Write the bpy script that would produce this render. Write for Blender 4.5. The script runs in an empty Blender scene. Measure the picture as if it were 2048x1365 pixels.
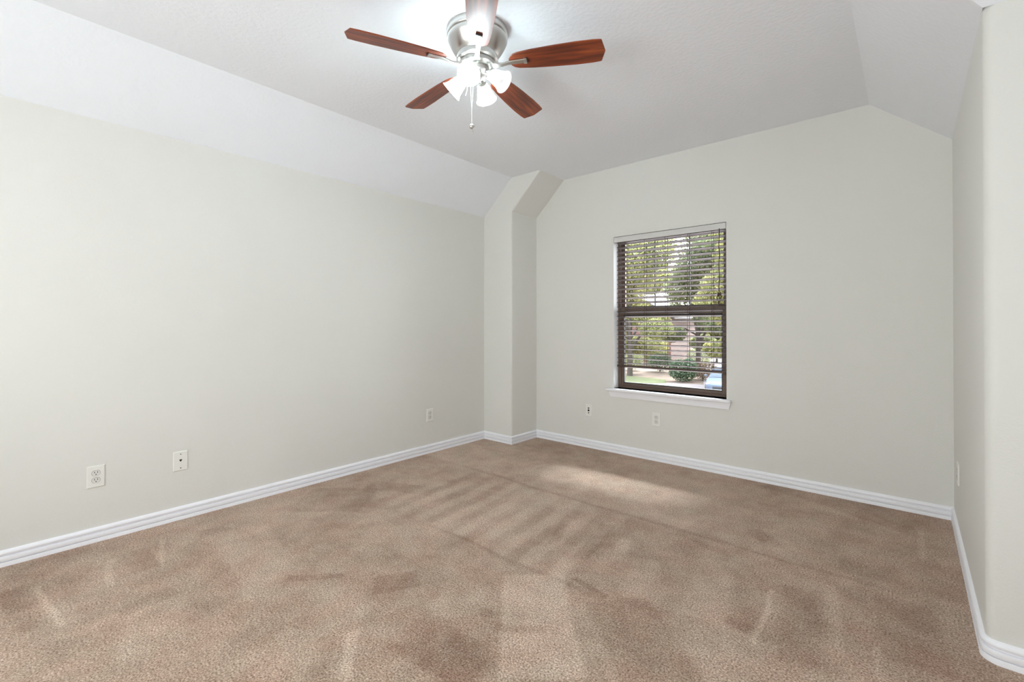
import bpy, bmesh, math, random
import numpy as np
from mathutils import Vector, Matrix, noise
R = math.radians
rnd = random.Random(7)
sc = bpy.context.scene
C = sc.collection

# ------------------------------------------------------------------ camera
H, W, XR, YB = 2.665, 3.591, 5.0, -5.2        # ceiling, right wall, far right, rear wall
cam_d = bpy.data.cameras.new('camera'); cam = bpy.data.objects.new('camera', cam_d); C.objects.link(cam)
cam_d.sensor_width = 36; cam_d.lens = 921.69 * 36 / 2048
cam_d.shift_y = -0.01803
cam_d.clip_end = 300; cam_d.clip_start = .02
cam.location = (3.388, -3.886, 1.19)
cam.rotation_euler = (R(90.31), R(0), R(40.765))
sc.camera = cam
# ------------------------------------------------------------------ world, sun, added fill lamps, exposure
wd = bpy.data.worlds.new('sky'); sc.world = wd; wd.use_nodes = True
nt = wd.node_tree; bg = nt.nodes['Background']
tc = nt.nodes.new('ShaderNodeTexCoord'); sp = nt.nodes.new('ShaderNodeSeparateXYZ')
cr = nt.nodes.new('ShaderNodeValToRGB')
nt.links.new(tc.outputs['Generated'], sp.inputs[0]); nt.links.new(sp.outputs['Z'], cr.inputs[0])
cr.color_ramp.elements[0].color = (.95, .97, 1, 1); cr.color_ramp.elements[1].color = (.62, .78, 1, 1)
cr.color_ramp.elements[1].position = .9
nt.links.new(cr.outputs[0], bg.inputs[0]); bg.inputs[1].default_value = 8.8
sun_d = bpy.data.lights.new('sun', 'SUN'); sun = bpy.data.objects.new('sun', sun_d); C.objects.link(sun)
sun_d.energy = 34; sun_d.angle = R(38); sun_d.color = (.90, .95, 1)
sun.rotation_euler = Vector((.22, 1, 1.35)).to_track_quat('Z', 'Y').to_euler()
def area(name, loc, aim, sx, sy, power, col):
    d = bpy.data.lights.new(name, 'AREA'); o = bpy.data.objects.new(name, d); C.objects.link(o)
    d.shape = 'RECTANGLE'; d.size = sx; d.size_y = sy; d.energy = power; d.color = col
    o.location = loc; o.rotation_euler = (-Vector(aim)).to_track_quat('Z', 'Y').to_euler()
    return o
area('fill_lamp_rear', (2.15, YB + .03, 1.5), (.03, 1, .1), 2.3, 1.5, 67, (.93, .995, 1))  # unseen lamp added on the rear wall, standing in for daylight
area('fill_lamp_side', (XR - .03, -3.3, .95), (-1, 0, 1.1), 1.8, .9, 13, (.82, .90, 1))  # second unseen lamp, added low and tilted up to lift the ceiling
vs = sc.view_settings
vs.view_transform = 'Standard'; vs.look = 'None'; vs.gamma = 1; vs.use_curve_mapping = False; vs.exposure = 0.34
sc.cycles.max_bounces = 10; sc.cycles.diffuse_bounces = 7; sc.cycles.sample_clamp_indirect = 60
sc.cycles.use_denoising = True

# ------------------------------------------------------------------ helpers
def srgb(r, g, b):
    f = lambda c: (c/255/12.92 if c/255 <= .04045 else ((c/255+.055)/1.055)**2.4)
    return (f(r), f(g), f(b), 1)
def mat(name, col, rough=.6, metal=0, spec=.5, bump=0, bscale=200, var=0, vscale=3, emis=None, es=0, stretch=None, detail=3):
    m = bpy.data.materials.new(name); m.use_nodes = True
    n = m.node_tree.nodes; l = m.node_tree.links; p = n['Principled BSDF']
    p.inputs['Base Color'].default_value = col; p.inputs['Roughness'].default_value = rough
    p.inputs['Metallic'].default_value = metal; p.inputs['Specular IOR Level'].default_value = spec
    t = n.new('ShaderNodeTexCoord'); mp = n.new('ShaderNodeMapping'); l.new(t.outputs['Object'], mp.inputs[0])
    if stretch: mp.inputs['Scale'].default_value = stretch
    if var:
        z = n.new('ShaderNodeTexNoise'); z.inputs['Scale'].default_value = vscale; z.inputs['Detail'].default_value = detail
        l.new(mp.outputs[0], z.inputs['Vector'])
        r = n.new('ShaderNodeValToRGB'); r.color_ramp.elements[0].position = .3; r.color_ramp.elements[1].position = .7
        r.color_ramp.elements[0].color = tuple(c*(1-var) for c in col[:3])+(1,)
        r.color_ramp.elements[1].color = tuple(min(1, c*(1+var)) for c in col[:3])+(1,)
        l.new(z.outputs[0], r.inputs[0]); l.new(r.outputs[0], p.inputs['Base Color'])
    if bump:
        z = n.new('ShaderNodeTexNoise'); z.inputs['Scale'].default_value = bscale; z.inputs['Detail'].default_value = 3
        l.new(mp.outputs[0], z.inputs['Vector'])
        b = n.new('ShaderNodeBump'); b.inputs['Strength'].default_value = bump; b.inputs['Distance'].default_value = .004
        l.new(z.outputs[0], b.inputs['Height']); l.new(b.outputs[0], p.inputs['Normal'])
    if emis:
        p.inputs['Emission Color'].default_value = emis; p.inputs['Emission Strength'].default_value = es
    return m
def link(name, bm, m, parent=None, smooth=False, loc=None):
    me = bpy.data.meshes.new(name); bm.normal_update(); bm.to_mesh(me); bm.free()
    for x in (m if isinstance(m, (list, tuple)) else [m]): me.materials.append(x)
    if smooth:
        me.polygons.foreach_set('use_smooth', [True]*len(me.polygons))
        try: me.set_sharp_from_angle(angle=R(38))
        except Exception: pass
    o = bpy.data.objects.new(name, me); C.objects.link(o)
    if parent: o.parent = parent
    if loc: o.location = loc
    return o
def thing(name, label, cat, loc=(0, 0, 0), rz=0, group=None, rot=None):
    o = bpy.data.objects.new(name, None); C.objects.link(o); o.empty_display_size = .1
    o.location = loc; o.rotation_euler = rot or (0, 0, rz)
    o['label'] = label; o['category'] = cat
    if group: o['group'] = group
    return o
def tag(o, label, cat, group=None, kind=None):
    o['label'] = label; o['category'] = cat
    if group: o['group'] = group
    if kind: o['kind'] = kind
    return o
def struct(o): o['kind'] = 'structure'; return o
def copy_tree(o, parent=None):
    c = o.copy(); C.objects.link(c)
    if parent: c.parent = parent
    for ch in list(o.children): copy_tree(ch, c)
    return c
def box(bm, a, b, bevel=0, seg=2, mx=None, mi=0):
    r = bmesh.ops.create_cube(bm, size=1)
    vs_ = r['verts']
    for v in vs_:
        v.co = Vector([(a[i]+b[i])/2 + v.co[i]*(b[i]-a[i]) for i in range(3)])
    fs = {f for v in vs_ for f in v.link_faces}
    if bevel:
        es = list({e for v in vs_ for e in v.link_edges})
        r = bmesh.ops.bevel(bm, geom=es, offset=bevel, segments=seg, profile=.5, affect='EDGES')
        vs_ = list({v for f in r['faces'] for v in f.verts} | {v for v in vs_ if v.is_valid})
        fs = {f for v in vs_ for f in v.link_faces}
    for f in fs: f.material_index = mi
    if mx is not None:
        bmesh.ops.transform(bm, matrix=mx, verts=vs_)
    return vs_
def prism(bm, pts, mx, depth, mi=0):
    """pts in local XY, extruded along local Z by depth, placed by mx"""
    a = [bm.verts.new(mx @ Vector((x, y, 0))) for x, y in pts]
    b = [bm.verts.new(mx @ Vector((x, y, depth))) for x, y in pts]
    fs = [bm.faces.new(a[::-1]), bm.faces.new(b)]
    n = len(pts)
    for i in range(n): fs.append(bm.faces.new((a[i], a[(i+1) % n], b[(i+1) % n], b[i])))
    for f in fs: f.material_index = mi
    return a+b
def lathe(bm, prof, seg=32, mx=Matrix(), mi=0, cap0=False, cap1=False):
    rings = []
    for r, z in prof:
        rings.append([bm.verts.new(mx @ Vector((r*math.cos(2*math.pi*i/seg), r*math.sin(2*math.pi*i/seg), z))) for i in range(seg)])
    for a, b in zip(rings, rings[1:]):
        for i in range(seg):
            f = bm.faces.new((a[i], a[(i+1) % seg], b[(i+1) % seg], b[i])); f.material_index = mi
    if cap0: bm.faces.new(rings[0][::-1]).material_index = mi
    if cap1: bm.faces.new(rings[-1]).material_index = mi
def tube(bm, pts, r, seg=8, mi=0):
    pts = [Vector(p) for p in pts]; rings = []
    for i, p in enumerate(pts):
        t = (pts[min(i+1, len(pts)-1)] - pts[max(i-1, 0)]).normalized()
        u = t.cross(Vector((0, 0, 1)) if abs(t.z) < .9 else Vector((1, 0, 0))).normalized(); v = t.cross(u)
        rr = r[i] if isinstance(r, (list, tuple)) else r
        rings.append([bm.verts.new(p + rr*(u*math.cos(2*math.pi*k/seg) + v*math.sin(2*math.pi*k/seg))) for k in range(seg)])
    for a, b in zip(rings, rings[1:]):
        for k in range(seg): bm.faces.new((a[k], a[(k+1) % seg], b[(k+1) % seg], b[k])).material_index = mi
    bm.faces.new(rings[0][::-1]).material_index = mi; bm.faces.new(rings[-1]).material_index = mi
def sstep(a, b, x): 
    t = np.clip((x-a)/(b-a), 0, 1); return t*t*(3-2*t)

# ------------------------------------------------------------------ materials
M = {}
M['wall'] = mat('wall_paint', srgb(225, 224, 219), .55, spec=.3, bump=.22, bscale=130)
M['ceil'] = mat('ceiling_paint', srgb(238, 240, 245), .8, spec=.2, bump=.7, bscale=48)
M['trim'] = mat('trim_gloss_white', srgb(246, 246, 251), .35, bump=.05, bscale=20)
M['reveal'] = mat('reveal_white', srgb(252, 252, 252), .5, bump=.1, bscale=90)
M['plate'] = mat('plate_white', srgb(236, 235, 230), .35)
M['outlet'] = mat('receptacle_white', srgb(225, 224, 219), .35)
M['slot'] = mat('slot_black', srgb(20, 18, 16), .6)
M['gap'] = mat('shadow_gap', srgb(60, 58, 55), .8)
M['nickel'] = mat('brushed_nickel', (.58, .565, .54, 1), .3, metal=1, bump=.12, bscale=40, stretch=(1, 1, 12))
M['frame'] = mat('bronze_frame', srgb(96, 76, 64), .45, var=.12, vscale=12)
M['seal'] = mat('dark_seal', srgb(52, 44, 38), .6)
M['muntin'] = mat('muntin_grey', srgb(66, 65, 68), .5)
M['slat'] = mat('slat_taupe', srgb(122, 114, 113), .4, var=.06, vscale=30, stretch=(.2, 1, 1))
M['slat_edge'] = mat('slat_edge_brown', srgb(44, 34, 28), .5)
M['rail'] = mat('rail_brown', srgb(70, 52, 42), .45, var=.15, vscale=20, stretch=(.1, 1, 1))
M['cord'] = mat('cord_brown', srgb(62, 48, 38), .8)
M['valance'] = mat('valance_white', srgb(214, 212, 208), .45)

def carpet_mat():
    m = bpy.data.materials.new('beige_cut_pile_carpet'); m.use_nodes = True
    n = m.node_tree.nodes; l = m.node_tree.links; p = n['Principled BSDF']
    p.inputs['Roughness'].default_value = .95; p.inputs['Specular IOR Level'].default_value = .1
    p.inputs['Sheen Weight'].default_value = .15
    t = n.new('ShaderNodeTexCoord')
    at = n.new('ShaderNodeAttribute'); at.attribute_name = 'pile'
    z1 = n.new('ShaderNodeTexNoise'); z1.inputs['Scale'].default_value = 145; z1.inputs['Detail'].default_value = 4; z1.inputs['Roughness'].default_value = .7
    z2 = n.new('ShaderNodeTexNoise'); z2.inputs['Scale'].default_value = 42; z2.inputs['Detail'].default_value = 3
    for z in (z1, z2): l.new(t.outputs['Object'], z.inputs['Vector'])
    # fine tuft speckle
    r1 = n.new('ShaderNodeValToRGB'); e = r1.color_ramp.elements
    e[0].position = .34; e[0].color = srgb(88, 68, 55); e[1].position = .66; e[1].color = srgb(232, 213, 196)
    x = e.new(.42); x.color = srgb(158, 135, 118); x = e.new(.54); x.color = srgb(192, 170, 153)
    l.new(z1.outputs[0], r1.inputs[0])
    # direction of the pile
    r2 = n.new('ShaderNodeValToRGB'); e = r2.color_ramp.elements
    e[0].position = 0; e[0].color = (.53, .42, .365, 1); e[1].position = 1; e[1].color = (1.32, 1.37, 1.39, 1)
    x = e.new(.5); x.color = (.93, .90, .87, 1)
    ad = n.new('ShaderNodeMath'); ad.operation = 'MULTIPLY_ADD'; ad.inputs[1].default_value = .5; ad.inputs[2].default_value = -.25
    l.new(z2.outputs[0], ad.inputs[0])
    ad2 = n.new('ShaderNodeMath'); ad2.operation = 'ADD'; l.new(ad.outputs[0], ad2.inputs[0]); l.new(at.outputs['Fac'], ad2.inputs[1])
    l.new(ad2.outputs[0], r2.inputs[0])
    mx = n.new('ShaderNodeMix'); mx.data_type = 'RGBA'; mx.blend_type = 'MULTIPLY'; mx.inputs[0].default_value = 1
    l.new(r1.outputs[0], mx.inputs[6]); l.new(r2.outputs[0], mx.inputs[7]); z3 = n.new('ShaderNodeTexNoise'); z3.inputs['Scale'].default_value = 5; z3.inputs['Detail'].default_value = 4; l.new(t.outputs['Object'], z3.inputs['Vector'])
    r3 = n.new('ShaderNodeValToRGB'); e = r3.color_ramp.elements
    e[0].position = .4; e[0].color = (1.03, .975, .96, 1); e[1].position = .6; e[1].color = (.985, 1.0, .985, 1); l.new(z3.outputs[0], r3.inputs[0])
    m3 = n.new('ShaderNodeMix'); m3.data_type = 'RGBA'; m3.blend_type = 'MULTIPLY'; m3.inputs[0].default_value = 1
    l.new(mx.outputs[2], m3.inputs[6]); l.new(r3.outputs[0], m3.inputs[7]); l.new(m3.outputs[2], p.inputs['Base Color'])
    b = n.new('ShaderNodeBump'); b.inputs['Strength'].default_value = .5; b.inputs['Distance'].default_value = .008
    l.new(z1.outputs[0], b.inputs['Height']); l.new(b.outputs[0], p.inputs['Normal'])
    return m
M['carpet'] = carpet_mat()

def wood_mat():
    m = bpy.data.materials.new('mahogany_blade'); m.use_nodes = True
    n = m.node_tree.nodes; l = m.node_tree.links; p = n['Principled BSDF']
    p.inputs['Roughness'].default_value = .38
    t = n.new('ShaderNodeTexCoord'); mp = n.new('ShaderNodeMapping'); mp.inputs['Scale'].default_value = (1.6, 22, 10)
    l.new(t.outputs['Object'], mp.inputs[0])
    z = n.new('ShaderNodeTexNoise'); z.inputs['Scale'].default_value = 1.6; z.inputs['Detail'].default_value = 5; z.inputs['Distortion'].default_value = .6
    l.new(mp.outputs[0], z.inputs['Vector'])
    r = n.new('ShaderNodeValToRGB'); e = r.color_ramp.elements
    e[0].position = .3; e[0].color = srgb(70, 28, 14); e[1].position = .75; e[1].color = srgb(166, 79, 33)
    x = e.new(.5); x.color = srgb(118, 52, 27)
    l.new(z.outputs[0], r.inputs[0]); l.new(r.outputs[0], p.inputs['Base Color'])
    return m
M['wood'] = wood_mat()
M['shade'] = mat('frosted_glass_lit', (.95, .95, .93, 1), .4, emis=(.77, .95, 1, 1), es=26)
M['shade_off'] = mat('frosted_glass_unlit_glow', (.9, .9, .89, 1), .4, emis=(.9, .95, 1, 1), es=.35)  # unlit shade and bulb, slight glow added to whiten them
M['bulb'] = mat('bulb_lit', (1, 1, 1, 1), .4, emis=(.80, .93, 1, 1), es=45)

def glass_mat(name='window_glass', tint=(.97, .985, .98, 1)):
    m = bpy.data.materials.new(name); m.use_nodes = True
    n = m.node_tree.nodes; l = m.node_tree.links; n.remove(n['Principled BSDF'])
    o = n['Material Output']; tr = n.new('ShaderNodeBsdfTransparent'); tr.inputs[0].default_value = tint
    g = n.new('ShaderNodeBsdfGlossy'); g.inputs['Roughness'].default_value = .02
    f = n.new('ShaderNodeFresnel'); f.inputs[0].default_value = 1.3
    x = n.new('ShaderNodeMixShader'); l.new(f.outputs[0], x.inputs[0]); l.new(tr.outputs[0], x.inputs[1]); l.new(g.outputs[0], x.inputs[2])
    l.new(x.outputs[0], o.inputs[0]); return m
M['glass'] = glass_mat()

# ------------------------------------------------------------------ room shell
K = 2.325; S = .381; S2 = 3.19; E_ = 1.543; RUN = .40; A, B = .381, .404
# floor with pile-direction attribute
def build_floor():
    nx, ny = 500, 520
    xs = np.linspace(-.1, XR+.1, nx); ys = np.linspace(YB-.1, .1, ny)
    X, Y = np.meshgrid(xs, ys)
    def nz(s, ox=0, sx=1, sy=1):
        out = np.empty(X.shape)
        for j in range(X.shape[0]):
            for i in range(X.shape[1]): out[j, i] = noise.noise((X[j, i]*s*sx+ox, Y[j, i]*s*sy, ox))
        return out
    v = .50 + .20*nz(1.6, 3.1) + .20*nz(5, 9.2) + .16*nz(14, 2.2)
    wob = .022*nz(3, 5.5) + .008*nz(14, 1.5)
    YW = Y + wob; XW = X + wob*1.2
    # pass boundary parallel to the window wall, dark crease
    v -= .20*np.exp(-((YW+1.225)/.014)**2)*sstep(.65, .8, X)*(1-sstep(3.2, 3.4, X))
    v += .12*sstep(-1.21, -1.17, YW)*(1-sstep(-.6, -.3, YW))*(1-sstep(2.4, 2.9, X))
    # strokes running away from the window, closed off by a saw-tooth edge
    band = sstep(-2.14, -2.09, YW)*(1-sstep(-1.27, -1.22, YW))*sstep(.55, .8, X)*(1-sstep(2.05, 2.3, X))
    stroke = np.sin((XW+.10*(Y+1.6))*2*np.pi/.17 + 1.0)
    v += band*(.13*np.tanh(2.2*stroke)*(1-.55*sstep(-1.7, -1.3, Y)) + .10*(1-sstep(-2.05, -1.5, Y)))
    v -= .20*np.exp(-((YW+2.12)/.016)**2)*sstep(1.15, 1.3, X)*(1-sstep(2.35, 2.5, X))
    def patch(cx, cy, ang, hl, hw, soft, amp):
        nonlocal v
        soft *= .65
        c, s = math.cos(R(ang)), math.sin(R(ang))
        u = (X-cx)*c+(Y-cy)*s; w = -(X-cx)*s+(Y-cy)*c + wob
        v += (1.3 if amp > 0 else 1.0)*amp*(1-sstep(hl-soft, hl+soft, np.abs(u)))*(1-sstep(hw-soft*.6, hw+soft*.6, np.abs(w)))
    # brush marks left in the pile: centre, heading, half length, half width, softness, strength
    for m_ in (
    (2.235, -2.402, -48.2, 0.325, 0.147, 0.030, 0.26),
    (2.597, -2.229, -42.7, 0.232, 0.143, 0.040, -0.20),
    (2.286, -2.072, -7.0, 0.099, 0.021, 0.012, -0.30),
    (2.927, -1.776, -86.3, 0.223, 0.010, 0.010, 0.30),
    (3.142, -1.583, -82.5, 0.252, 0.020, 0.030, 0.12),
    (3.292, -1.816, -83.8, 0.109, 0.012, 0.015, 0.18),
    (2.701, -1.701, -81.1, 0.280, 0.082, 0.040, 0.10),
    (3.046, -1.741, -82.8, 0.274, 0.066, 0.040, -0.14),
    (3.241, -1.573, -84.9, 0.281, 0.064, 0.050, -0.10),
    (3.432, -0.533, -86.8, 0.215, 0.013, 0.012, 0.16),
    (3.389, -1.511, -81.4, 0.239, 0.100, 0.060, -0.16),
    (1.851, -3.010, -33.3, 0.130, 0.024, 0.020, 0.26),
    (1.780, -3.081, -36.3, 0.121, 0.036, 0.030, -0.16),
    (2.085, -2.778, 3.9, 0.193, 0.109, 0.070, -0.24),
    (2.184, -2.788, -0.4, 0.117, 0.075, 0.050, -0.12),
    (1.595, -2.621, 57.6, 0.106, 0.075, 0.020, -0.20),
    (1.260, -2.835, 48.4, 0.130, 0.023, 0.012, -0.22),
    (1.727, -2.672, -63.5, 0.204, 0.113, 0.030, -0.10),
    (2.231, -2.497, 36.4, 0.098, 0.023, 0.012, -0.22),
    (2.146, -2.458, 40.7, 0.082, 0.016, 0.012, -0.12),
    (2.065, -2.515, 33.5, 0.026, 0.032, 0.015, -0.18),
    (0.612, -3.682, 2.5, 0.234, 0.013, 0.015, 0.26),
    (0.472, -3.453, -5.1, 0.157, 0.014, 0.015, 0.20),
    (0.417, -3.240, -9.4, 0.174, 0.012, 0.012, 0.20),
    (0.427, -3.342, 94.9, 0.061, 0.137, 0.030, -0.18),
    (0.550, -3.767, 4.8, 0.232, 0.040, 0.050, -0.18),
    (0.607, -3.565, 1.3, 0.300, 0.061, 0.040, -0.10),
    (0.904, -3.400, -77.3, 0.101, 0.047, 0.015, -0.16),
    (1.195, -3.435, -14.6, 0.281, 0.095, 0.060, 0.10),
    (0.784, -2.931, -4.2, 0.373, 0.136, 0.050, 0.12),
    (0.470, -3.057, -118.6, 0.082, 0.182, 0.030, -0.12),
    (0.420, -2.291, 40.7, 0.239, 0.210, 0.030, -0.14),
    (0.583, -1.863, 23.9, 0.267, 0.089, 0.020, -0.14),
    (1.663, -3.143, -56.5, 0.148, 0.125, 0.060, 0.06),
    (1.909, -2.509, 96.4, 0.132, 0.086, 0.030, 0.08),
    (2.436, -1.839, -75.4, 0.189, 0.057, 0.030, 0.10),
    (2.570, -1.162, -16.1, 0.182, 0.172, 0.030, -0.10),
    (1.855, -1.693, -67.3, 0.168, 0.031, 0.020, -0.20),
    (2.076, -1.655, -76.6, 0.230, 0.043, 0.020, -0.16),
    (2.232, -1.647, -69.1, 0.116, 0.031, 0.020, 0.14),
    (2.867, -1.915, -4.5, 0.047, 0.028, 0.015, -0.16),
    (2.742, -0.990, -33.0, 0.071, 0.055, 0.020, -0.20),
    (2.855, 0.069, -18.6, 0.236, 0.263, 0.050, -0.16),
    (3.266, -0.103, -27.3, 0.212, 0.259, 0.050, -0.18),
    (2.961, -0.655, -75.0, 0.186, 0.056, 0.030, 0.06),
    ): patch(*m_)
    me = bpy.data.meshes.new('floor')
    co = np.stack([X.ravel(), Y.ravel(), np.zeros(X.size)], 1)
    q = np.arange(nx*ny).reshape(ny, nx)
    f = np.stack([q[:-1, :-1].ravel(), q[:-1, 1:].ravel(), q[1:, 1:].ravel(), q[1:, :-1].ravel()], 1)
    me.from_pydata(co.tolist(), [], f.tolist())
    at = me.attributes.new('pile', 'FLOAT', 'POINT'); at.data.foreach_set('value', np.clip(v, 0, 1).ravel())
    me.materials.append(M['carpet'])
    o = bpy.data.objects.new('floor', me); C.objects.link(o); return struct(o)
build_floor()

bm = bmesh.new(); box(bm, (-.12, YB-.12, -.02), (0, .16, 2.9)); struct(link('wall_left', bm, M['wall']))
bm = bmesh.new()
OX0, OX1, OZ0, OZ1, WT = 1.294, 2.287, .60, 2.013, .16
gx = [0, OX0, OX1, W+.03]; gz = [-.02, OZ0, OZ1, 2.9]
vv = {}
for k, y in enumerate((0, WT)):
    for i, x in enumerate(gx):
        for j, z in enumerate(gz): vv[i, j, k] = bm.verts.new((x, y, z))
for i in range(3):
    for j in range(3):
        if (i, j) == (1, 1): continue
        bm.faces.new((vv[i, j, 0], vv[i+1, j, 0], vv[i+1, j+1, 0], vv[i, j+1, 0]))
        bm.faces.new((vv[i, j, 1], vv[i, j+1, 1], vv[i+1, j+1, 1], vv[i+1, j, 1]))
for a, b, fl in (((1, 1), (2, 1), 0), ((2, 1), (2, 2), 0), ((2, 2), (1, 2), 0), ((1, 2), (1, 1), 0)):
    f = bm.faces.new((vv[a[0], a[1], 0], vv[a[0], a[1], 1], vv[b[0], b[1], 1], vv[b[0], b[1], 0])); f.material_index = 1
for a, b in (((0, 0), (3, 0)), ((3, 0), (3, 3)), ((3, 3), (0, 3)), ((0, 3), (0, 0))):
    seq = [a, b]
    bm.faces.new((vv[b[0], b[1], 0], vv[b[0], b[1], 1], vv[a[0], a[1], 1], vv[a[0], a[1], 0]))
bmesh.ops.recalc_face_normals(bm, faces=bm.faces)
struct(link('wall_window', bm, [M['wall'], M['reveal']]))
# right wall block with its rounded outer corner
bm = bmesh.new(); vs_ = box(bm, (W, -E_, -.02), (XR+.12, .16, 2.9))
es = [e for e in bm.edges if all(abs(v.co.x-W) < 1e-5 and abs(v.co.y+E_) < 1e-5 for v in e.verts)]
bmesh.ops.bevel(bm, geom=es, offset=.035, segments=8, profile=.5, affect='EDGES')
struct(link('wall_right', bm, M['wall'], smooth=True))
bm = bmesh.new(); box(bm, (XR, YB-.12, -.02), (XR+.12, -E_, 2.9)); struct(link('wall_far_right', bm, M['wall']))
bm = bmesh.new(); box(bm, (0, YB-.12, -.02), (XR, YB, 2.9)); struct(link('wall_rear', bm, M['wall']))
# corner chase
bm = bmesh.new()
mxp = Matrix(((1, 0, 0, 0), (0, 0, 1, -B), (0, 1, 0, 0), (0, 0, 0, 1)))
vs_ = prism(bm, [(-.002, -.01), (A, -.01), (A, K), (.737, H), (.75, H+.03), (S-.02, H+.03), (S, H), (-.002, K)], mxp, B+.002)
bmesh.ops.recalc_face_normals(bm, faces=bm.faces)
es = [e for e in bm.edges if all(abs(v.co.y+B) < 1e-4 for v in e.verts) and
      (all(abs(v.co.x-A) < 1e-4 for v in e.verts) or {round(v.co.z, 3) for v in e.verts} == {K, H} and max(v.co.x for v in e.verts) > .7)]
bmesh.ops.bevel(bm, geom=es, offset=.018, segments=5, profile=.5, affect='EDGES')
struct(link('wall_corner', bm, M['wall'], smooth=True))
# ceiling
bm = bmesh.new()
P = {k: bm.verts.new(v) for k, v in dict(
    a=(0, WT, K), b=(S, WT, H), c=(S2, WT, H), d=(W, WT, K), e=(W, -E_, K), f=(S2, -E_-RUN, H), g=(XR, -E_-RUN, H), h=(XR, -E_, K),
    i=(XR, YB, H), j=(S, YB, H), k=(0, YB, K)).items()}
fs = [bm.faces.new([P[c] for c in s]) for s in ('abjk', 'cdef', 'efgh', 'bcfgij')]
r = bmesh.ops.extrude_face_region(bm, geom=fs)
for v in r['geom']:
    if isinstance(v, bmesh.types.BMVert): v.co.z = 2.95
bmesh.ops.recalc_face_normals(bm, faces=bm.faces)
struct(link('ceiling', bm, M['ceil']))

# baseboards: moulded profile swept along the wall feet
PROF = [(0, 0), (.014, 0), (.014, .020), (.0135, .0212), (.004, .0216), (.004, .0246), (.0125, .0250), (.0132, .0265), (.0132, .046), (.0125, .0475),
        (.0035, .0485), (.0035, .0545), (.012, .0565), (.0142, .062), (.0142, .067), (.011, .074), (.006, .078), (0, .080)]
def baseboard(name, pts):
    bm = bmesh.new(); n = len(pts); rings = []
    pts = [Vector((x, y, 0)) for x, y in pts]
    for i, p in enumerate(pts):
        d0 = (p-pts[i-1]).normalized() if i else None
        d1 = (pts[i+1]-p).normalized() if i < n-1 else None
        n0 = Vector((d0.y, -d0.x, 0)) if d0 else None; n1 = Vector((d1.y, -d1.x, 0)) if d1 else None
        if n0 and n1: nn = (n0+n1)/(1+n0.dot(n1))
        else: nn = n0 or n1
        rings.append([bm.verts.new(p+nn*u+Vector((0, 0, z))) for u, z in PROF])
    for a, b in zip(rings, rings[1:]):
        for k in range(len(PROF)-1): bm.faces.new((a[k], b[k], b[k+1], a[k+1]))
    bm.faces.new(rings[0]); bm.faces.new(rings[-1][::-1])
    bmesh.ops.recalc_face_normals(bm, faces=bm.faces)
    return struct(link(name, bm, M['trim'], smooth=True))
baseboard('baseboard_left', [(0, YB), (0, -B)])
baseboard('baseboard_corner', [(0, -B), (A, -B), (A, 0)])
baseboard('baseboard_window', [(A, 0), (W, 0)])
r0 = .04
arc = [(W+r0-r0*math.cos(t), -E_+r0-r0*math.sin(t)) for t in [R(a) for a in range(0, 91, 15)]]
baseboard('baseboard_right', [(W, 0)]+arc+[(XR, -E_)])
baseboard('baseboard_far_right', [(XR, -E_), (XR, YB)])
baseboard('baseboard_rear', [(XR, YB), (0, YB)])

# ------------------------------------------------------------------ window
win = bpy.data.objects.new('window_1', None); C.objects.link(win); win.location = (0, 0, 0); struct(win)
win['label'] = 'bronze framed single hung window in the far wall'
def bxo(name, m, boxes, parent, bevel=.002, smooth=False):
    bm = bmesh.new()
    for a, b in boxes: box(bm, a, b, bevel, 1)
    return link(name, bm, m, parent, smooth)
fy0, fy1 = .085, .15
bxo('window_frame', M['frame'], [((OX0, fy0, OZ0), (OX0+.03, fy1, OZ1)), ((OX1-.03, fy0, OZ0), (OX1, fy1, OZ1)),
    ((OX0+.03, fy0, OZ0), (OX1-.03, fy1, OZ0+.022)), ((OX0+.03, fy0, OZ1-.03), (OX1-.03, fy1, OZ1))], win)
sash = bxo('lower_sash', M['frame'], [((OX0+.03, .09, .622), (OX0+.058, .115, 1.31)), ((OX1-.058, .09, .622), (OX1-.03, .115, 1.31)),
    ((OX0+.058, .09, .622), (OX1-.058, .115, .648)), ((OX0+.03, .088, 1.29), (OX1-.03, .117, 1.345))], win)
bxo('glass_seal', M['seal'], [((OX0+.058, .088, .646), (OX1-.058, .112, .655)), ((OX0+.056, .088, .648), (OX0+.062, .112, 1.29)),
    ((OX1-.062, .088, .648), (OX1-.056, .112, 1.29)), ((OX0+.058, .088, 1.275), (OX1-.058, .112, 1.289))], sash, 0)
bxo('glass_pane', M['glass'], [((OX0+.058, .100, .648), (OX1-.058, .103, 1.29))], sash, 0)
us = bxo('upper_sash', M['frame'], [((OX0+.03, .12, 1.30), (OX0+.055, .145, 1.983)), ((OX1-.055, .12, 1.30), (OX1-.03, .145, 1.983)),
    ((OX0+.055, .12, 1.30), (OX1-.055, .145, 1.33)), ((OX0+.055, .12, 1.955), (OX1-.055, .145, 1.983))], win)
bxo('glass_pane', M['glass'], [((OX0+.055, .128, 1.33), (OX1-.055, .131, 1.955))], us, 0)
for x in (1.640, 1.950):
    bxo('muntin', M['muntin'], [((x-.005, .132, 1.33), (x+.005, .138, 1.955))], us, 0)
bxo('sash_lock', M['seal'], [((1.30+.02, .07, 1.17), (1.334, .09, 1.235))], win, .003)
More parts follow.
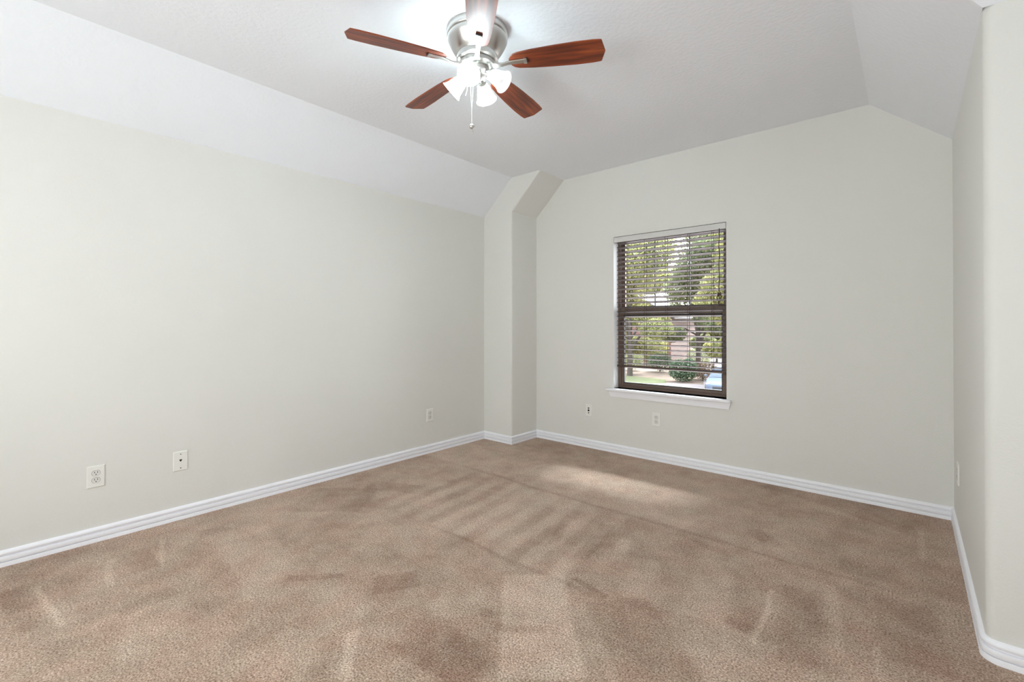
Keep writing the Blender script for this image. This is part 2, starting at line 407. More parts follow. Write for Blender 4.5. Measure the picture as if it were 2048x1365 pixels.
# trim frames added on the solid walls behind the camera, round the fill lamps
def frame_rect(name, c, w, h, axis):
    bm = bmesh.new()
    for a0, a1, z0, z1 in ((-w/2-.06, w/2+.06, -h/2-.06, -h/2), (-w/2-.06, w/2+.06, h/2, h/2+.06), (-w/2-.06, -w/2, -h/2, h/2), (w/2, w/2+.06, -h/2, h/2)):
        if axis == 'y': box(bm, (c[0]+a0, YB, c[2]+z0), (c[0]+a1, YB+.035, c[2]+z1), .003, 1)
        else: box(bm, (XR-.035, c[1]+a0, c[2]+z0), (XR, c[1]+a1, c[2]+z1), .003, 1)
    return struct(link(name, bm, M['trim']))
frame_rect('fill_frame_rear', (2.15, YB, 1.5), 2.3, 1.5, 'y'); frame_rect('fill_frame_side', (XR, -3.3, .95), 1.8, .9, 'x')
# stool and apron
bm = bmesh.new()
box(bm, (1.232, -.048, .577), (2.325, .0, .600), .006, 3); box(bm, (OX0, -.002, .580), (OX1, .09, .600))
ws = link('window_sill', bm, M['trim'], win, True)
bm = bmesh.new()
ap = [(1.250, .577), (2.322, .577), (2.308, .522), (1.262, .522)]
a_ = [bm.verts.new((x, -.001, z)) for x, z in ap]; b_ = [bm.verts.new((x, -.020 if z > .55 else -.014, z)) for x, z in ap]
bm.faces.new(a_); bm.faces.new(b_[::-1])
for i in range(4): bm.faces.new((a_[i], b_[i], b_[(i+1) % 4], a_[(i+1) % 4]))
bmesh.ops.recalc_face_normals(bm, faces=bm.faces)
link('window_apron', bm, M['trim'], win)

# ------------------------------------------------------------------ venetian blind
TX0, TX1, BY = 1.322, 2.279, .036
bl = thing('window_blind', 'dark brown venetian blind with open slats, lowered almost to the sill of the window', 'blind', ((TX0+TX1)/2, BY, 2.01))
ox, oy, oz = bl.location
def L(x, y, z): return (x-ox, y-oy, z-oz)
bm = bmesh.new(); box(bm, L(1.2975, .0, 1.960), L(2.2835, .010, 2.008), .001, 1)
box(bm, L(1.2975, .010, 1.960), L(1.3005, .045, 2.008)); box(bm, L(2.2805, .010, 1.960), L(2.2835, .045, 2.008))
v_ = link('valance', bm, M['valance'], bl); v_['label'] = 'pale grey valance board'
bm = bmesh.new(); box(bm, L(1.303, .014, 1.962), L(2.279, .062, 2.004), .001, 1); link('headrail', bm, M['valance'], bl)
TILT = R(-13.5)
bm = bmesh.new()
ns = 5; top = []; w2 = .025; hx = (TX1-TX0)/2
rows = []
for i in range(ns+1):
    u = -w2 + 2*w2*i/ns; cz = .0022*(1-(u/w2)**2)
    rows.append((u, cz))
for s in (1, -1):
    pass
vt = [[bm.verts.new((sx*hx, u, cz+.0023)) for u, cz in rows] for sx in (-1, 1)]
vb = [[bm.verts.new((sx*hx, u, cz-.0023)) for u, cz in rows] for sx in (-1, 1)]
for i in range(ns):
    bm.faces.new((vt[0][i], vt[1][i], vt[1][i+1], vt[0][i+1])); bm.faces.new((vb[0][i], vb[0][i+1], vb[1][i+1], vb[1][i]))
    bm.faces.new((vt[0][i], vt[0][i+1], vb[0][i+1], vb[0][i])); bm.faces.new((vt[1][i], vb[1][i], vb[1][i+1], vt[1][i+1]))
f = bm.faces.new((vt[0][0], vb[0][0], vb[1][0], vt[1][0])); f.material_index = 1
f = bm.faces.new((vt[0][-1], vt[1][-1], vb[1][-1], vb[0][-1])); f.material_index = 1
slat0 = link('slat', bm, [M['slat'], M['slat_edge']], bl)
slat0.rotation_euler = (TILT, 0, 0)
zs = []
z = .838
while z < 1.955: zs.append(z); z += .0428
for i, z in enumerate(zs):
    o = slat0
    if i: o = slat0.copy(); C.objects.link(o); o.parent = bl
    o.location = (0, 0, z-oz)
bm = bmesh.new(); box(bm, (-hx, -.026, -.009), (hx, .026, .009), .003, 2)
br_ = link('bottom_rail', bm, M['rail'], bl); br_.location = (0, 0, .808-oz); br_.rotation_euler = (TILT, 0, 0)
br_['label'] = 'dark brown bottom rail'
for x in (1.405, 1.592, 1.786, 1.975, 2.172):
    bm = bmesh.new()
    for dy in (-.0265, .0265):
        zz = .8 - dy*.27
        tube(bm, [L(x, BY+dy, zz), L(x, BY+dy, 1.965)], .0014, 5)
    tube(bm, [L(x+.006, BY, .81), L(x+.006, BY, 1.965)], .0010, 5)
    link('ladder_cord', bm, M['cord'], bl)
bm = bmesh.new()
cp = [L(2.236+.002*math.sin(k*1.3), .004-.012, 1.965-.5*k/14) for k in range(15)]
tube(bm, cp, .0032, 6)
for k in range(3): tube(bm, [L(2.236+dx, -.010, 1.47-t*.03) for dx, t in ((0, 0), ((k-1)*.012, 1), ((k-1)*.016, 2), ((k-1)*.007, 3), ((k-1)*.01, 4.2))], .0018, 5)
pc = link('pull_cord', bm, M['cord'], bl, True)
for (x, z, l_) in ((2.228, 1.438, .03), (2.245, 1.443, .03), (2.232, 1.366, .034)):
    bm = bmesh.new()
    lathe(bm, [(.002, 0), (.004, -.004), (.0052, -.012), (.0085, -l_), (.0075, -l_-.004), (.001, -l_-.005)], 10, Matrix.Translation(L(x, -.010, z+.015)))
    link('tassel', bm, M['rail'], pc, True)

# ------------------------------------------------------------------ outlets
def plate_bm(w, h):
    bm = bmesh.new(); a = [(-w/2, -h/2), (w/2, -h/2), (w/2, h/2), (-w/2, h/2)]
    v0 = [bm.verts.new((x, 0, z)) for x, z in a]; v1 = [bm.verts.new((x*.995, -.004, z*.997)) for x, z in a]
    v2 = [bm.verts.new((x-.0035*np.sign(x), -.0065, z-.0035*np.sign(z))) for x, z in a]
    for p, q in ((v0, v1), (v1, v2)):
        for i in range(4): bm.faces.new((p[i], p[(i+1) % 4], q[(i+1) % 4], q[i]))
    bm.faces.new(v2); bm.faces.new(v0[::-1]); bmesh.ops.recalc_face_normals(bm, faces=bm.faces); return bm
def ydisc(bm, x, z, r, y0, y1, n=16, sz=1, flat=0):
    pts = []
    for k in range(n):
        a = 2*math.pi*k/n; px = r*math.cos(a); pz = r*sz*math.sin(a)
        if flat: pz = max(-flat, min(flat, pz))
        pts.append((x+px, z+pz))
    a = [bm.verts.new((p, y0, q)) for p, q in pts]; b = [bm.verts.new((p, y1, q)) for p, q in pts]
    bm.faces.new(a); bm.faces.new(b[::-1])
    for i in range(n): bm.faces.new((a[i], b[i], b[(i+1) % n], a[(i+1) % n]))
def outlet(label, loc, rz):
    t = thing('wall_outlet', label, 'outlet', loc, rz, None)
    fp = link('face_plate', plate_bm(.075, .118), M['plate'], t)
    for s in (1, -1):
        bm = bmesh.new(); ydisc(bm, 0, s*.0195, .0172, -.006, -.0085, 24, 1, .0142); bmesh.ops.recalc_face_normals(bm, faces=bm.faces)
        rc = link('receptacle', bm, M['outlet'], t)
        bm = bmesh.new(); ydisc(bm, 0, s*.0195, .0182, -.0062, -.0068, 24, 1, .0152); bmesh.ops.recalc_face_normals(bm, faces=bm.faces)
        link('receptacle_rim', bm, M['gap'], rc)
        bm = bmesh.new()
        for dx in (-.0063, .0063): box(bm, (dx-.0013, -.0088, s*.0195+.0005), (dx+.0013, -.008, s*.0195+.009))
        ydisc(bm, 0, s*.0195-.0068, .0027, -.008, -.0088, 10); bmesh.ops.recalc_face_normals(bm, faces=bm.faces)
        link('slots', bm, M['slot'], rc)
    bm = bmesh.new(); ydisc(bm, 0, 0, .0025, -.006, -.0078, 10); bmesh.ops.recalc_face_normals(bm, faces=bm.faces); link('screw', bm, M['outlet'], t)
    return t
outlet('white duplex power outlet on the left wall, the one nearest the camera', (0, -3.458, .358), R(90))
outlet('white duplex power outlet low on the left wall near the far corner', (0, -1.130, .350), R(90))
outlet('white duplex power outlet on the far wall below the window', (1.707, 0, .361), 0)
o_ = outlet('white outlet at the far end of the right wall near the corner, seen edge on', (W, -.36, .372), R(-90))
# phone jack
t = thing('phone_jack', 'white phone jack plate with one port on the left wall', 'wall plate', (0, -3.070, .357), R(90))
link('face_plate', plate_bm(.075, .118), M['plate'], t)
bm = bmesh.new()
a = [(-.0065, .005), (-.0065, .000), (-.003, -.0045), (-.003, -.0075), (.003, -.0075), (.003, -.0045), (.0065, .000), (.0065, .005)]
prism(bm, a, Matrix(((1, 0, 0, 0), (0, 0, 1, -.0075), (0, 1, 0, .005), (0, 0, 0, 1))), .0015)
bmesh.ops.recalc_face_normals(bm, faces=bm.faces); link('jack_port', bm, M['slot'], t)
for z in (.042, -.042):
    bm = bmesh.new(); ydisc(bm, 0, z, .0030, -.006, -.008, 10); bmesh.ops.recalc_face_normals(bm, faces=bm.faces); link('screw', bm, M['gap'], t)
# data plate
t = thing('data_plate', 'white wall plate with three black sockets on the far wall, left of the window outlet', 'wall plate', (1.026, 0, .361), 0)
link('face_plate', plate_bm(.070, .116), M['plate'], t)
for z, r_, fl in ((.022, .0080, .0055), (0, .0095, 0), (-.024, .0062, .005)):
    bm = bmesh.new(); ydisc(bm, 0, z, r_, -.006, -.009, 16, 1, fl); bmesh.ops.recalc_face_normals(bm, faces=bm.faces); link('socket', bm, M['slot'], t)
for z in (.042, -.042):
    bm = bmesh.new(); ydisc(bm, 0, z, .0022, -.006, -.0078, 10); bmesh.ops.recalc_face_normals(bm, faces=bm.faces); link('screw', bm, M['outlet'], t)

# ------------------------------------------------------------------ ceiling fan
FC = Vector((1.750, -2.252, H)); ZB = 2.497 - H
fan = thing('ceiling_fan', 'brushed nickel ceiling fan with five mahogany blades and four frosted glass shades, three of them lit', 'ceiling fan', FC)
bm = bmesh.new(); lathe(bm, [(.150, 0), (.153, -.006), (.153, -.030), (.149, -.036), (.143, -.038)], 48, cap0=True, cap1=True)
link('canopy_ring', bm, M['nickel'], fan, True)
bm = bmesh.new()
lathe(bm, [(.140, -.037), (.150, -.042), (.150, -.050), (.143, -.066), (.125, -.098), (.110, -.118), (.100, -.126), (.100, -.132), (.104, -.135), (.104, -.150), (.098, -.156), (.085, -.158)], 48, cap0=True, cap1=True)
link('motor_housing', bm, M['nickel'], fan, True)
bm = bmesh.new(); lathe(bm, [(.080, -.157), (.088, -.160), (.088, -.178), (.080, -.184), (.060, -.190)], 40, cap0=True, cap1=True)
link('hub', bm, M['nickel'], fan, True)
PITCH = R(-13)
def blade_outline():
    pts = []
    r0, r1 = .175, .630
    up = [(0, .030), (.012, .041), (.035, .049), (.10, .056), (.20, .063), (.32, .068), (.40, .067), (.432, .065), (.438, .0625)]
    side = [(r0+x, y) for x, y in up]
    return side + [(r1, .004)] + [(x, -y) for x, y in reversed(side)] + [(r0-.012, -.012), (r0-.012, .012)]
bm = bmesh.new(); prism(bm, blade_outline(), Matrix.Translation((0, 0, -.003)), .006)
es = [e for e in bm.edges if abs(e.verts[0].co.z-e.verts[1].co.z) < 1e-6]
bmesh.ops.bevel(bm, geom=es, offset=.0012, segments=1, affect='EDGES')
blade0 = link('blade', bm, M['wood'], fan)
bm = bmesh.new()
# curved arm: neck to clip under the blade
path = [(.082, -.010, .009, .016), (.105, -.015, .006, .013), (.130, -.016, .0045, .010), (.155, -.0105, .004, .010), (.180, -.0085, .0035, .012), (.235, -.0075, .0035, .013), (.250, -.0075, .0035, .013)]
rings = []
for x, z, tz, hy in path:
    rings.append([bm.verts.new((x, sy*hy, z+szz*tz)) for sy, szz in ((-1, -1), (1, -1), (1, 1), (-1, 1))])
for a, b in zip(rings, rings[1:]):
    for k in range(4): bm.faces.new((a[k], b[k], b[(k+1) % 4], a[(k+1) % 4]))
bm.faces.new(rings[0]); bm.faces.new(rings[-1][::-1]); bmesh.ops.recalc_face_normals(bm, faces=bm.faces)
bmesh.ops.bevel(bm, geom=list(bm.edges), offset=.0018, segments=2, affect='EDGES')
box(bm, (.236, -.016, -.0125), (.252, .016, -.0035), .002, 2)
arm0 = link('blade_arm', bm, M['nickel'], fan, True)
bm = bmesh.new(); box(bm, (.252, -.015, -.0118), (.256, .015, -.0035)); clip0 = link('clip_pad', bm, M['seal'], arm0)
ANG = [-43, 29, 101, 173, 245]
for i, a in enumerate(ANG):
    b = blade0 if i == 0 else blade0.copy(); r = arm0 if i == 0 else arm0.copy()
    if i:
        C.objects.link(b); C.objects.link(r); c = clip0.copy(); C.objects.link(c); c.parent = r; b.parent = fan; r.parent = fan
    for o in (b, r):
        o.location = (0, 0, ZB); o.rotation_euler = (Matrix.Rotation(R(a), 3, 'Z') @ Matrix.Rotation(PITCH, 3, 'X')).to_euler()
# light kit
bm = bmesh.new(); lathe(bm, [(.055, -.188), (.062, -.194), (.062, -.205), (.050, -.222), (.030, -.236), (.016, -.244), (.012, -.252), (.004, -.256)], 32, cap0=True, cap1=True)
link('light_fitter', bm, M['nickel'], fan, True)
SH = [(-62, 48), (20, 52), (116, 56), (208, 48)]
for i, (a, tl) in enumerate(SH):
    d = Vector((math.cos(R(a)), math.sin(R(a)), 0))
    tilt = R(tl)                                        # axis from straight down
    ax = (d*math.sin(tilt) + Vector((0, 0, -1))*math.cos(tilt)).normalized()
    p0 = d*.050 + Vector((0, 0, -.208)); p1 = p0 + ax*.022
    rot = ax.to_track_quat('Z', 'Y').to_matrix().to_4x4()
    bm = bmesh.new(); tube(bm, [d*.035+Vector((0, 0, -.203)), p0, p1], .011, 12)
    lathe(bm, [(.014, -.004), (.021, 0), (.022, .022), (.020, .026)], 24, Matrix.Translation(p1) @ rot, cap0=True, cap1=True)
    h_ = link('lamp_holder', bm, M['nickel'], fan, True)
    bm = bmesh.new()
    pr = [(.021, .012), (.028, .020), (.034, .036), (.038, .056), (.042, .074), (.048, .088), (.055, .098)]
    pr += [(r_-.0025, z_) for r_, z_ in reversed(pr)]
    lathe(bm, pr, 36, Matrix.Translation(p1) @ rot)
    bmesh.ops.recalc_face_normals(bm, faces=bm.faces)
    ls = link('lamp_shade', bm, M['shade'] if i != 1 else M['shade_off'], h_, True)
    if i == 1: ls['label'] = 'unlit frosted shade with a faint added glow'
    bm = bmesh.new(); lathe(bm, [(.010, .024), (.012, .034), (.021, .052), (.024, .066), (.019, .080), (.008, .087), (.001, .088)], 20, Matrix.Translation(p1) @ rot, cap0=True, cap1=True)
    link('bulb', bm, M['bulb'] if i != 1 else M['shade_off'], h_, True)
M['chain'] = mat('chain_pale', srgb(225, 222, 215), .4)
cx_, cy_ = -.008, -.031
bm = bmesh.new(); tube(bm, [(cx_+.012, cy_, -.245), (cx_+.006, cy_, -.33), (cx_, cy_, -.40), (cx_, cy_, -.475)], .0014, 6)
ch = link('pull_chain', bm, M['chain'], fan)
bm = bmesh.new(); bmesh.ops.create_uvsphere(bm, u_segments=16, v_segments=10, radius=.013, matrix=Matrix.Translation((cx_, cy_, -.486)))
tube(bm, [(cx_, cy_, -.495), (cx_+.006, cy_+.005, -.520)], .0011, 5)
link('fob', bm, M['nickel'], ch, True)
bm = bmesh.new(); tube(bm, [(cx_-.005, cy_-.004, -.245), (cx_-.004, cy_-.003, -.33), (cx_, cy_, -.40)], .0013, 6); link('pull_chain', bm, M['chain'], fan)
bm = bmesh.new(); tube(bm, [(cx_-.03, cy_-.02, -.25), (cx_-.022, cy_-.015, -.275), (cx_-.019, cy_-.012, -.295), (cx_-.026, cy_-.018, -.33)], .0014, 6); link('pull_chain', bm, M['chain'], fan)

# ------------------------------------------------------------------ outside the window (upstairs view)
G = -3.0
M['street'] = mat('pinkish_concrete', srgb(113, 100, 95), .9, var=.08, vscale=.6, bump=.1, bscale=20)
M['mulch'] = mat('pale_mulch', srgb(98, 79, 64), 1, var=.3, vscale=1.5, bump=.4, bscale=12)
M['lawn'] = mat('dry_lawn', srgb(75, 75, 38), 1, var=.25, vscale=4, bump=.5, bscale=30)
M['brick'] = mat('pink_brick', srgb(104, 71, 62), .9)
def brickify(m):
    n = m.node_tree.nodes; l = m.node_tree.links; p = n['Principled BSDF']
    b = n.new('ShaderNodeTexBrick'); b.inputs['Color1'].default_value = srgb(111, 73, 62); b.inputs['Color2'].default_value = srgb(95, 58, 51)
    b.inputs['Mortar'].default_value = srgb(118, 111, 104); b.inputs['Scale'].default_value = 4; b.inputs['Mortar Size'].default_value = .012
    t = n.new('ShaderNodeTexCoord'); mp = n.new('ShaderNodeMapping'); mp.inputs['Rotation'].default_value = (R(90), 0, 0)
    l.new(t.outputs['Object'], mp.inputs[0]); l.new(mp.outputs[0], b.inputs[0]); l.new(b.outputs[0], p.inputs['Base Color'])
brickify(M['brick'])
M['roof'] = mat('grey_shingle', srgb(71, 62, 59), .9, var=.2, vscale=8)
M['white'] = mat('exterior_white', srgb(133, 133, 132), .6)
M['darkglass'] = mat('dark_pane', srgb(35, 38, 42), .1)
M['bark'] = mat('grey_bark', srgb(56, 48, 40), .95, var=.25, vscale=10, bump=.6, bscale=15)
M['orange'] = mat('orange_leaf', srgb(121, 71, 40), .8, var=.2, vscale=5)
def leaf_mat(name, cols):
    m = bpy.data.materials.new(name); m.use_nodes = True
    n = m.node_tree.nodes; l = m.node_tree.links; p = n['Principled BSDF']; p.inputs['Roughness'].default_value = .55
    a = n.new('ShaderNodeAttribute'); a.attribute_name = 'tone'
    r = n.new('ShaderNodeValToRGB'); e = r.color_ramp.elements; e[0].color = cols[0]; e[1].color = cols[-1]
    for i, c in enumerate(cols[1:-1]): e.new((i+1)/(len(cols)-1)).color = c
    l.new(a.outputs['Fac'], r.inputs[0]); l.new(r.outputs[0], p.inputs['Base Color'])
    tr = n.new('ShaderNodeBsdfTranslucent'); l.new(r.outputs[0], tr.inputs[0])
    x = n.new('ShaderNodeMixShader'); x.inputs[0].default_value = .45
    l.new(p.outputs[0], x.inputs[1]); l.new(tr.outputs[0], x.inputs[2]); l.new(x.outputs[0], n['Material Output'].inputs[0])
    return m
M['leafA'] = leaf_mat('oak_leaf', [srgb(87, 91, 54), srgb(115, 118, 67), srgb(144, 138, 84), srgb(163, 151, 105)])
M['leafB'] = leaf_mat('green_leaf', [srgb(76, 87, 58), srgb(106, 114, 76), srgb(132, 133, 93), srgb(155, 145, 105)])
M['leafC'] = leaf_mat('shrub_leaf', [srgb(42, 56, 38), srgb(71, 86, 58), srgb(106, 116, 88)])
M['leafD'] = leaf_mat('rust_leaf', [srgb(76, 56, 42), srgb(98, 77, 56), srgb(115, 93, 65)])
ng = np.random.default_rng(11)
def leaves(name, m, blobs, count, size, parent):
    """blobs: (cx, cy, cz, rx, ry, rz); leaves scattered in the blobs' outer shells, each a folded four-sided blade"""
    w = np.array([b[3]*b[4]*b[5] for b in blobs])**.67; w /= w.sum()
    idx = ng.choice(len(blobs), count, p=w); bb = np.array(blobs)[idx]
    d = ng.normal(size=(count, 3)); d /= np.linalg.norm(d, axis=1, keepdims=True)
    rad = ng.uniform(.25, 1, count)**.45
    c = bb[:, :3] + d*bb[:, 3:]*rad[:, None]
    u = ng.normal(size=(count, 3)); u /= np.linalg.norm(u, axis=1, keepdims=True)
    t = np.cross(u, ng.normal(size=(count, 3))); t /= np.linalg.norm(t, axis=1, keepdims=True)
    nn = np.cross(u, t); s = size*ng.uniform(.6, 1.3, count)[:, None]
    vs_ = np.stack([c-u*s, c+t*s*.45+nn*s*.12, c+u*s, c-t*s*.45+nn*s*.12], 1).reshape(-1, 3)
    me = bpy.data.meshes.new(name); me.vertices.add(count*4); me.vertices.foreach_set('co', vs_.ravel())
    me.loops.add(count*4); me.loops.foreach_set('vertex_index', np.arange(count*4, dtype=np.int32))
    me.polygons.add(count); me.polygons.foreach_set('loop_start', np.arange(0, count*4, 4, dtype=np.int32))
    me.update(calc_edges=True)
    tone = np.clip(ng.normal(.45, .26, count) + .12*np.sin(idx*2.3), 0, 1)
    at = me.attributes.new('tone', 'FLOAT', 'POINT'); at.data.foreach_set('value', np.repeat(tone, 4).astype(np.float32))
    me.materials.append(m); o = bpy.data.objects.new(name, me); C.objects.link(o); o.parent = parent; return o
def tree(name, label, x, y, h, r, m, count, size=.10, low=.25, lean=.0, lowb=7):
    t = thing(name, label, 'tree', (x, y, G), rnd.uniform(0, 6), 'trees across the street')
    bm = bmesh.new(); top = h*.72
    tube(bm, [(0, 0, -.1), (.05, .02, h*.15), (.1*lean, .05, h*.35), (.3*lean, 0, top)], [h*.016, h*.012, h*.010, h*.004], 10)
    blobs = []
    for k in range(11):
        a = k*2.4; zz = h*(low+.08 + (.72-low)*((k*.37) % 1)); rr = r*.58*rnd.uniform(.5, 1.1)
        c = (rr*math.cos(a), rr*math.sin(a), zz); q = r*rnd.uniform(.38, .55)
        blobs.append((*c, q, q, q*.72))
        tube(bm, [(.02, 0, max(h*.14, zz-h*.22)), (c[0]*.45, c[1]*.45, zz-h*.08), c], [h*.009, h*.006, h*.002], 6)
    for k in range(lowb):
        a = k*2.1+1; c = (r*.62*math.cos(a), r*.62*math.sin(a), h*(.16+.05*(k % 3))); q = r*.34
        blobs.append((*c, q, q, q*.6)); tube(bm, [(.03, 0, h*.2), (c[0]*.5, c[1]*.5, c[2]+.5), c], [h*.006, h*.004, h*.0015], 6)
    blobs.append((0, 0, h*.86, r*.45, r*.45, h*.14)); blobs.append((0, 0, h*.6, r*.6, r*.6, h*.2))
    link('trunk', bm, M['bark'], t, True)
    leaves('foliage', m, blobs, count, size, t); return t
gr = bmesh.new(); box(gr, (-60, 3, G-.3), (40, 130, G-.02)); struct(link('ground', gr, M['mulch']))
def slab(name, pts, z0, z1, m):
    bm = bmesh.new(); prism(bm, pts, Matrix.Translation((0, 0, z0)), z1-z0); bmesh.ops.recalc_face_normals(bm, faces=bm.faces); return link(name, bm, m)
struct(slab('road', [(-13.2, 3), (30, 3), (30, 27.5), (-6.0, 29.6), (-9.6, 29.0), (-12.2, 26.8), (-60, 27), (-60, 10), (-20, 3)], G-.1, G-.0, M['street']))
struct(slab('driveway', [(-7.4, 28.9), (1, 28.9), (2, 60), (0, 95), (-30, 95), (-17, 60), (-10.4, 38)], G-.1, G+.01, M['street']))
tag(slab('lawn', [(-22, 27.1), (-11.6, 27.1), (-9.9, 28.6), (-10.8, 30.6), (-16, 31.3), (-24, 31.6)], G-.1, G+.02, M['lawn']), 'strip of yellow green grass outside at the left edge of the street', 'grass', kind='stuff')
# brick house
hs = thing('brick_house', 'pink brick house with arched window seen through the trees outside', 'house', (-21.0, 46, G))
bm = bmesh.new()
prism(bm, [(-4.5, 0), (4.5, 0), (4.5, 5.2), (0, 7.8), (-4.5, 5.2)], Matrix(((1, 0, 0, 0), (0, 0, 1, 0), (0, 1, 0, 0), (0, 0, 0, 1))), 9)
bmesh.ops.recalc_face_normals(bm, faces=bm.faces); link('wall', bm, M['brick'], hs)
for s in (-1, 1):
    bm = bmesh.new(); prism(bm, [(0, 7.78), (s*5.1, 4.85), (s*5.1, 5.05), (0, 8.0)], Matrix(((1, 0, 0, 0), (0, 0, 1, -.5), (0, 1, 0, 0), (0, 0, 0, 1))), 10)
    bmesh.ops.recalc_face_normals(bm, faces=bm.faces); link('roof', bm, M['roof'], hs)
for x, z, w_, h_ in ((1.0, .9, .55, 1.3), (-2.5, .9, .55, 1.3), (-1.2, 3.6, .5, 1.0), (1.2, 3.6, .5, 1.0)):
    bm = bmesh.new(); pts = [(x-w_, z), (x+w_, z)]+[(x+w_*math.cos(a), z+h_+w_*math.sin(a)) for a in [math.pi*k/10 for k in range(11)]]
    mx_ = lambda y: Matrix(((1, 0, 0, 0), (0, 0, 1, y), (0, 1, 0, 0), (0, 0, 0, 1)))
    prism(bm, pts, mx_(-.06), .1); bmesh.ops.recalc_face_normals(bm, faces=bm.faces); f_ = link('window', bm, M['white'], hs)
    bm = bmesh.new(); prism(bm, [(x+(p-x)*.86, z+h_*.5+(q-z-h_*.5)*.9) for p, q in pts], mx_(-.09), .05); bmesh.ops.recalc_face_normals(bm, faces=bm.faces); link('pane', bm, M['darkglass'], f_)
bm = bmesh.new(); box(bm, (-1.0, -1.3, 0), (-.65, -.95, 2.6), .02, 1); box(bm, (-1.1, -1.4, 2.6), (-.55, -.85, 2.75)); link('porch_column', bm, M['white'], hs)
# trees
TREES = [
 ('oak_tree', 'broad yellow green tree outside filling the left half of the window', -14.2, 31.5, 15.0, 4.0, 'leafA', 30000),
 ('maple_tree', 'green leafy tree outside behind the middle of the window', -11.2, 39.0, 16.0, 3.7, 'leafB', 26000),
 ('elm_tree', 'yellowish leafy tree outside at the right side of the window', -6.0, 33.0, 14.6, 3.4, 'leafA', 26000),
 ('ash_tree', 'tall green tree outside beyond the driveway at right', .5, 38.0, 15.0, 3.8, 'leafB', 14000),
 ('ash_tree', 'green tree outside farthest to the left beyond the lawn', -23.5, 33.0, 14.5, 4.2, 'leafB', 14000),
 ('pecan_tree', 'tall tree rising behind the brick house', -32.0, 70.0, 20.0, 7.2, 'leafA', 22000),
 ('pecan_tree', 'tall tree far behind the driveway outside', -17.0, 70.0, 20.0, 7.2, 'leafB', 22000),
 ('crape_myrtle', 'small bushy tree outside at the left edge, before the brick house', -19.5, 39.8, 7.0, 2.1, 'leafA', 9000),
 ('crape_myrtle', 'small bushy tree outside at the right edge beyond the car', -6.6, 42.0, 7.0, 2.0, 'leafB', 9000),
 ('crape_myrtle', 'small bushy tree outside farther back, beside the right corner of the brick house', -12.9, 50.0, 8.0, 2.4, 'leafA', 10000),
]
for nm, lb, x, y, h, r_, m_, ct in TREES:
    tree(nm, lb, x, y, h, r_, M[m_], int(ct*1.8), .11 if y < 50 else .21, .20 if y > 50 else .22, rnd.uniform(-1, 1), 5 if nm == 'elm_tree' else 8)
def hedge():
    t = thing('hedge', 'long green hedge closing the view far behind the driveway outside', 'hedge', (-24, 97, G))
    for k in range(12):
        bm = bmesh.new(); tube(bm, [(-22+4*k, 0, 0), (-22+4*k+.3, 0, 4.5)], [.15, .05], 6); link('stem', bm, M['bark'], t)
    leaves('foliage', M['leafB'], [(-23+3*k, .6*math.sin(k*2.1), 3.2+.6*math.sin(k*1.7), 2.6, 1.6, 3.4) for k in range(16)], 26000, .26, t)
hedge()
def bush(label, x, y, h, r_, m_, ct, size=.07):
    t = thing('shrub', label, 'shrub', (x, y, G), 0, 'shrubs across the street')
    bm = bmesh.new()
    for k in range(6):
        a = k*1.05; tube(bm, [(0, 0, 0), (r_*.3*math.cos(a), r_*.3*math.sin(a), h*.4), (r_*.6*math.cos(a), r_*.6*math.sin(a), h*.8)], [.03, .02, .008], 6)
    link('stem', bm, M['bark'], t)
    leaves('foliage', M[m_], [(0, 0, h*.5, r_, r_, h*.5), (r_*.4, 0, h*.62, r_*.6, r_*.6, h*.4), (-r_*.4, .1, h*.55, r_*.6, r_*.6, h*.4)], ct, size, t)
bush('pale green spiky shrub outside at the edge of the driveway', -9.3, 30.2, 1.7, 1.05, 'leafC', 3500, .10)
bush('low rusty brown shrub outside right of the pale green shrub', -8.6, 32.4, 1.3, 1.2, 'leafD', 2200)
bush('green shrub outside behind the lawn strip at left', -16.2, 35.9, 1.8, 1.2, 'leafB', 2600)
bush('dark shrub outside behind the lawn strip near its middle', -13.6, 36.2, 1.7, 1.1, 'leafC', 2400)
bush('rounded shrub outside against the brick house', -12.6, 43.6, 2.0, 1.3, 'leafB', 2600)
bush('tall loose shrub outside in front of the left part of the brick house', -16.9, 42.4, 3.4, 1.5, 'leafA', 3600, .10)
bush('orange leaved shrub outside right of the brick house', -8.9, 45.0, 4.4, 1.4, 'leafD', 2600)
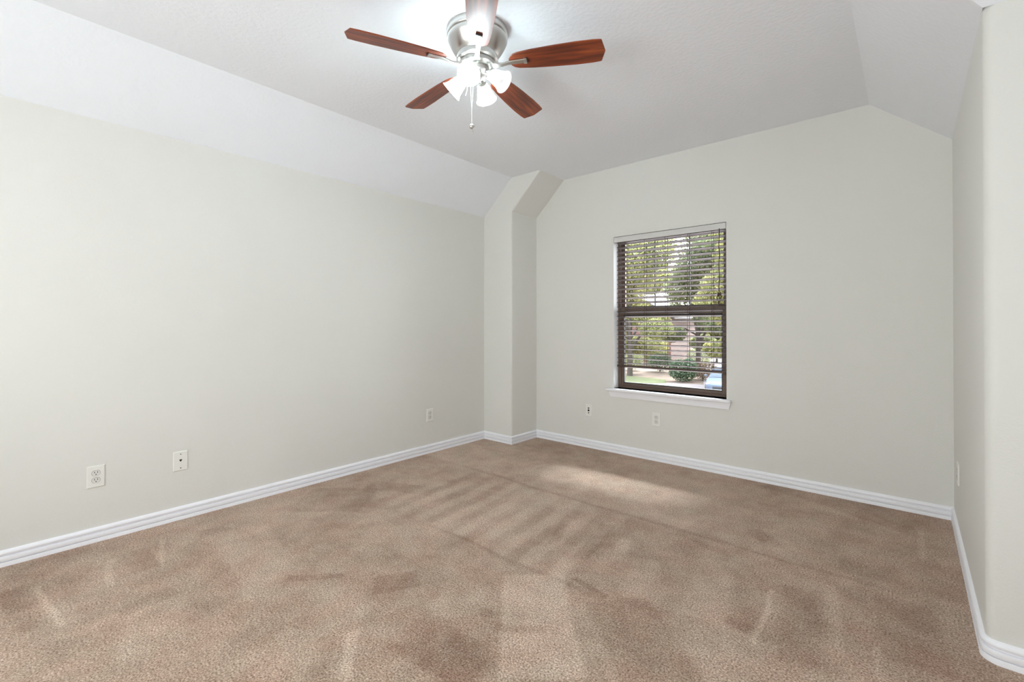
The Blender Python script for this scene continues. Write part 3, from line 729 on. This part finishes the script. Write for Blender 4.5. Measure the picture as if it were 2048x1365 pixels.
# parked car
M['paint'] = mat('silver_blue_paint', srgb(66, 72, 84), .45, spec=.25)
M['tyre'] = mat('tyre_black', srgb(23, 23, 24), .8)
M['lamp'] = mat('headlamp_clear', srgb(133, 135, 138), .1)
car = thing('car', 'silver blue car parked on the street outside at the lower right of the window', 'car', (-5.55, 27.2, G), R(-80))
def loft(secs):
    """secs: (x, [(y,z)...]) half outline mirrored"""
    bm = bmesh.new(); rings = []
    for x, hp in secs:
        full = hp+[(-y, z) for y, z in reversed(hp)]
        rings.append([bm.verts.new((x, y, z)) for y, z in full])
    for a, b in zip(rings, rings[1:]):
        for k in range(len(a)-1): bm.faces.new((a[k], a[k+1], b[k+1], b[k]))
        bm.faces.new((a[-1], a[0], b[0], b[-1]))
    bm.faces.new(rings[0]); bm.faces.new(rings[-1][::-1]); bmesh.ops.recalc_face_normals(bm, faces=bm.faces); return bm
def sec(x, w, z0, zb, zt): return (x, [(w*.9, z0), (w, z0+.15), (w, zb), (w*.93, zt-.03), (w*.6, zt)])
bm = loft([sec(2.25, .62, .32, .5, .58), sec(2.12, .80, .24, .55, .70), sec(1.7, .89, .2, .62, .80), sec(1.0, .91, .2, .75, .92), sec(0, .91, .2, .8, .95), sec(-1.3, .91, .2, .82, .97), sec(-2.0, .88, .24, .8, .98), sec(-2.25, .74, .35, .75, .92)])
body = link('body', bm, M['paint'], car, True)
bm = loft([(1.0, [(.80, .90), (.5, .94)]), (.35, [(.70, 1.34), (.5, 1.38)]), (-.9, [(.68, 1.38), (.5, 1.43)]), (-1.85, [(.76, .96), (.5, 1.0)])]); link('cabin_glass', bm, M['darkglass'], car, True)
bm = loft([(.42, [(.66, 1.335), (.4, 1.39)]), (0, [(.67, 1.385), (.4, 1.44)]), (-.6, [(.67, 1.40), (.4, 1.455)]), (-1.0, [(.66, 1.36), (.4, 1.43)])]); link('car_roof', bm, M['paint'], car, True)
for s in (-1, 1):
    for x in (1.42, -1.38):
        bm = bmesh.new(); mw = Matrix.Translation((x, s*.80, .33)) @ Matrix.Rotation(R(90), 4, 'X')
        lathe(bm, [(.20, -.11), (.31, -.11), (.33, -.07), (.33, .07), (.31, .11), (.20, .11)], 24, mw, cap0=True, cap1=True); w_ = link('wheel', bm, M['tyre'], car, True)
        bm = bmesh.new(); lathe(bm, [(.05, -.125), (.20, -.115), (.20, .115), (.05, .125)], 20, mw, cap0=True, cap1=True); link('hubcap', bm, M['paint'], w_, True)
    bm = bmesh.new(); box(bm, (1.95, s*.66-.15, .58), (2.17, s*.66+.12, .70), .04, 2); link('headlight', bm, M['lamp'], car, True)
    bm = bmesh.new(); box(bm, (.72, s*.98-.09, .95), (.86, s*.98+.05, 1.07), .03, 2); link('mirror', bm, M['paint'], car, True)
bm = bmesh.new(); box(bm, (2.15, -.42, .36), (2.27, .42, .50), .02, 1); link('grille', bm, M['slot'], car)
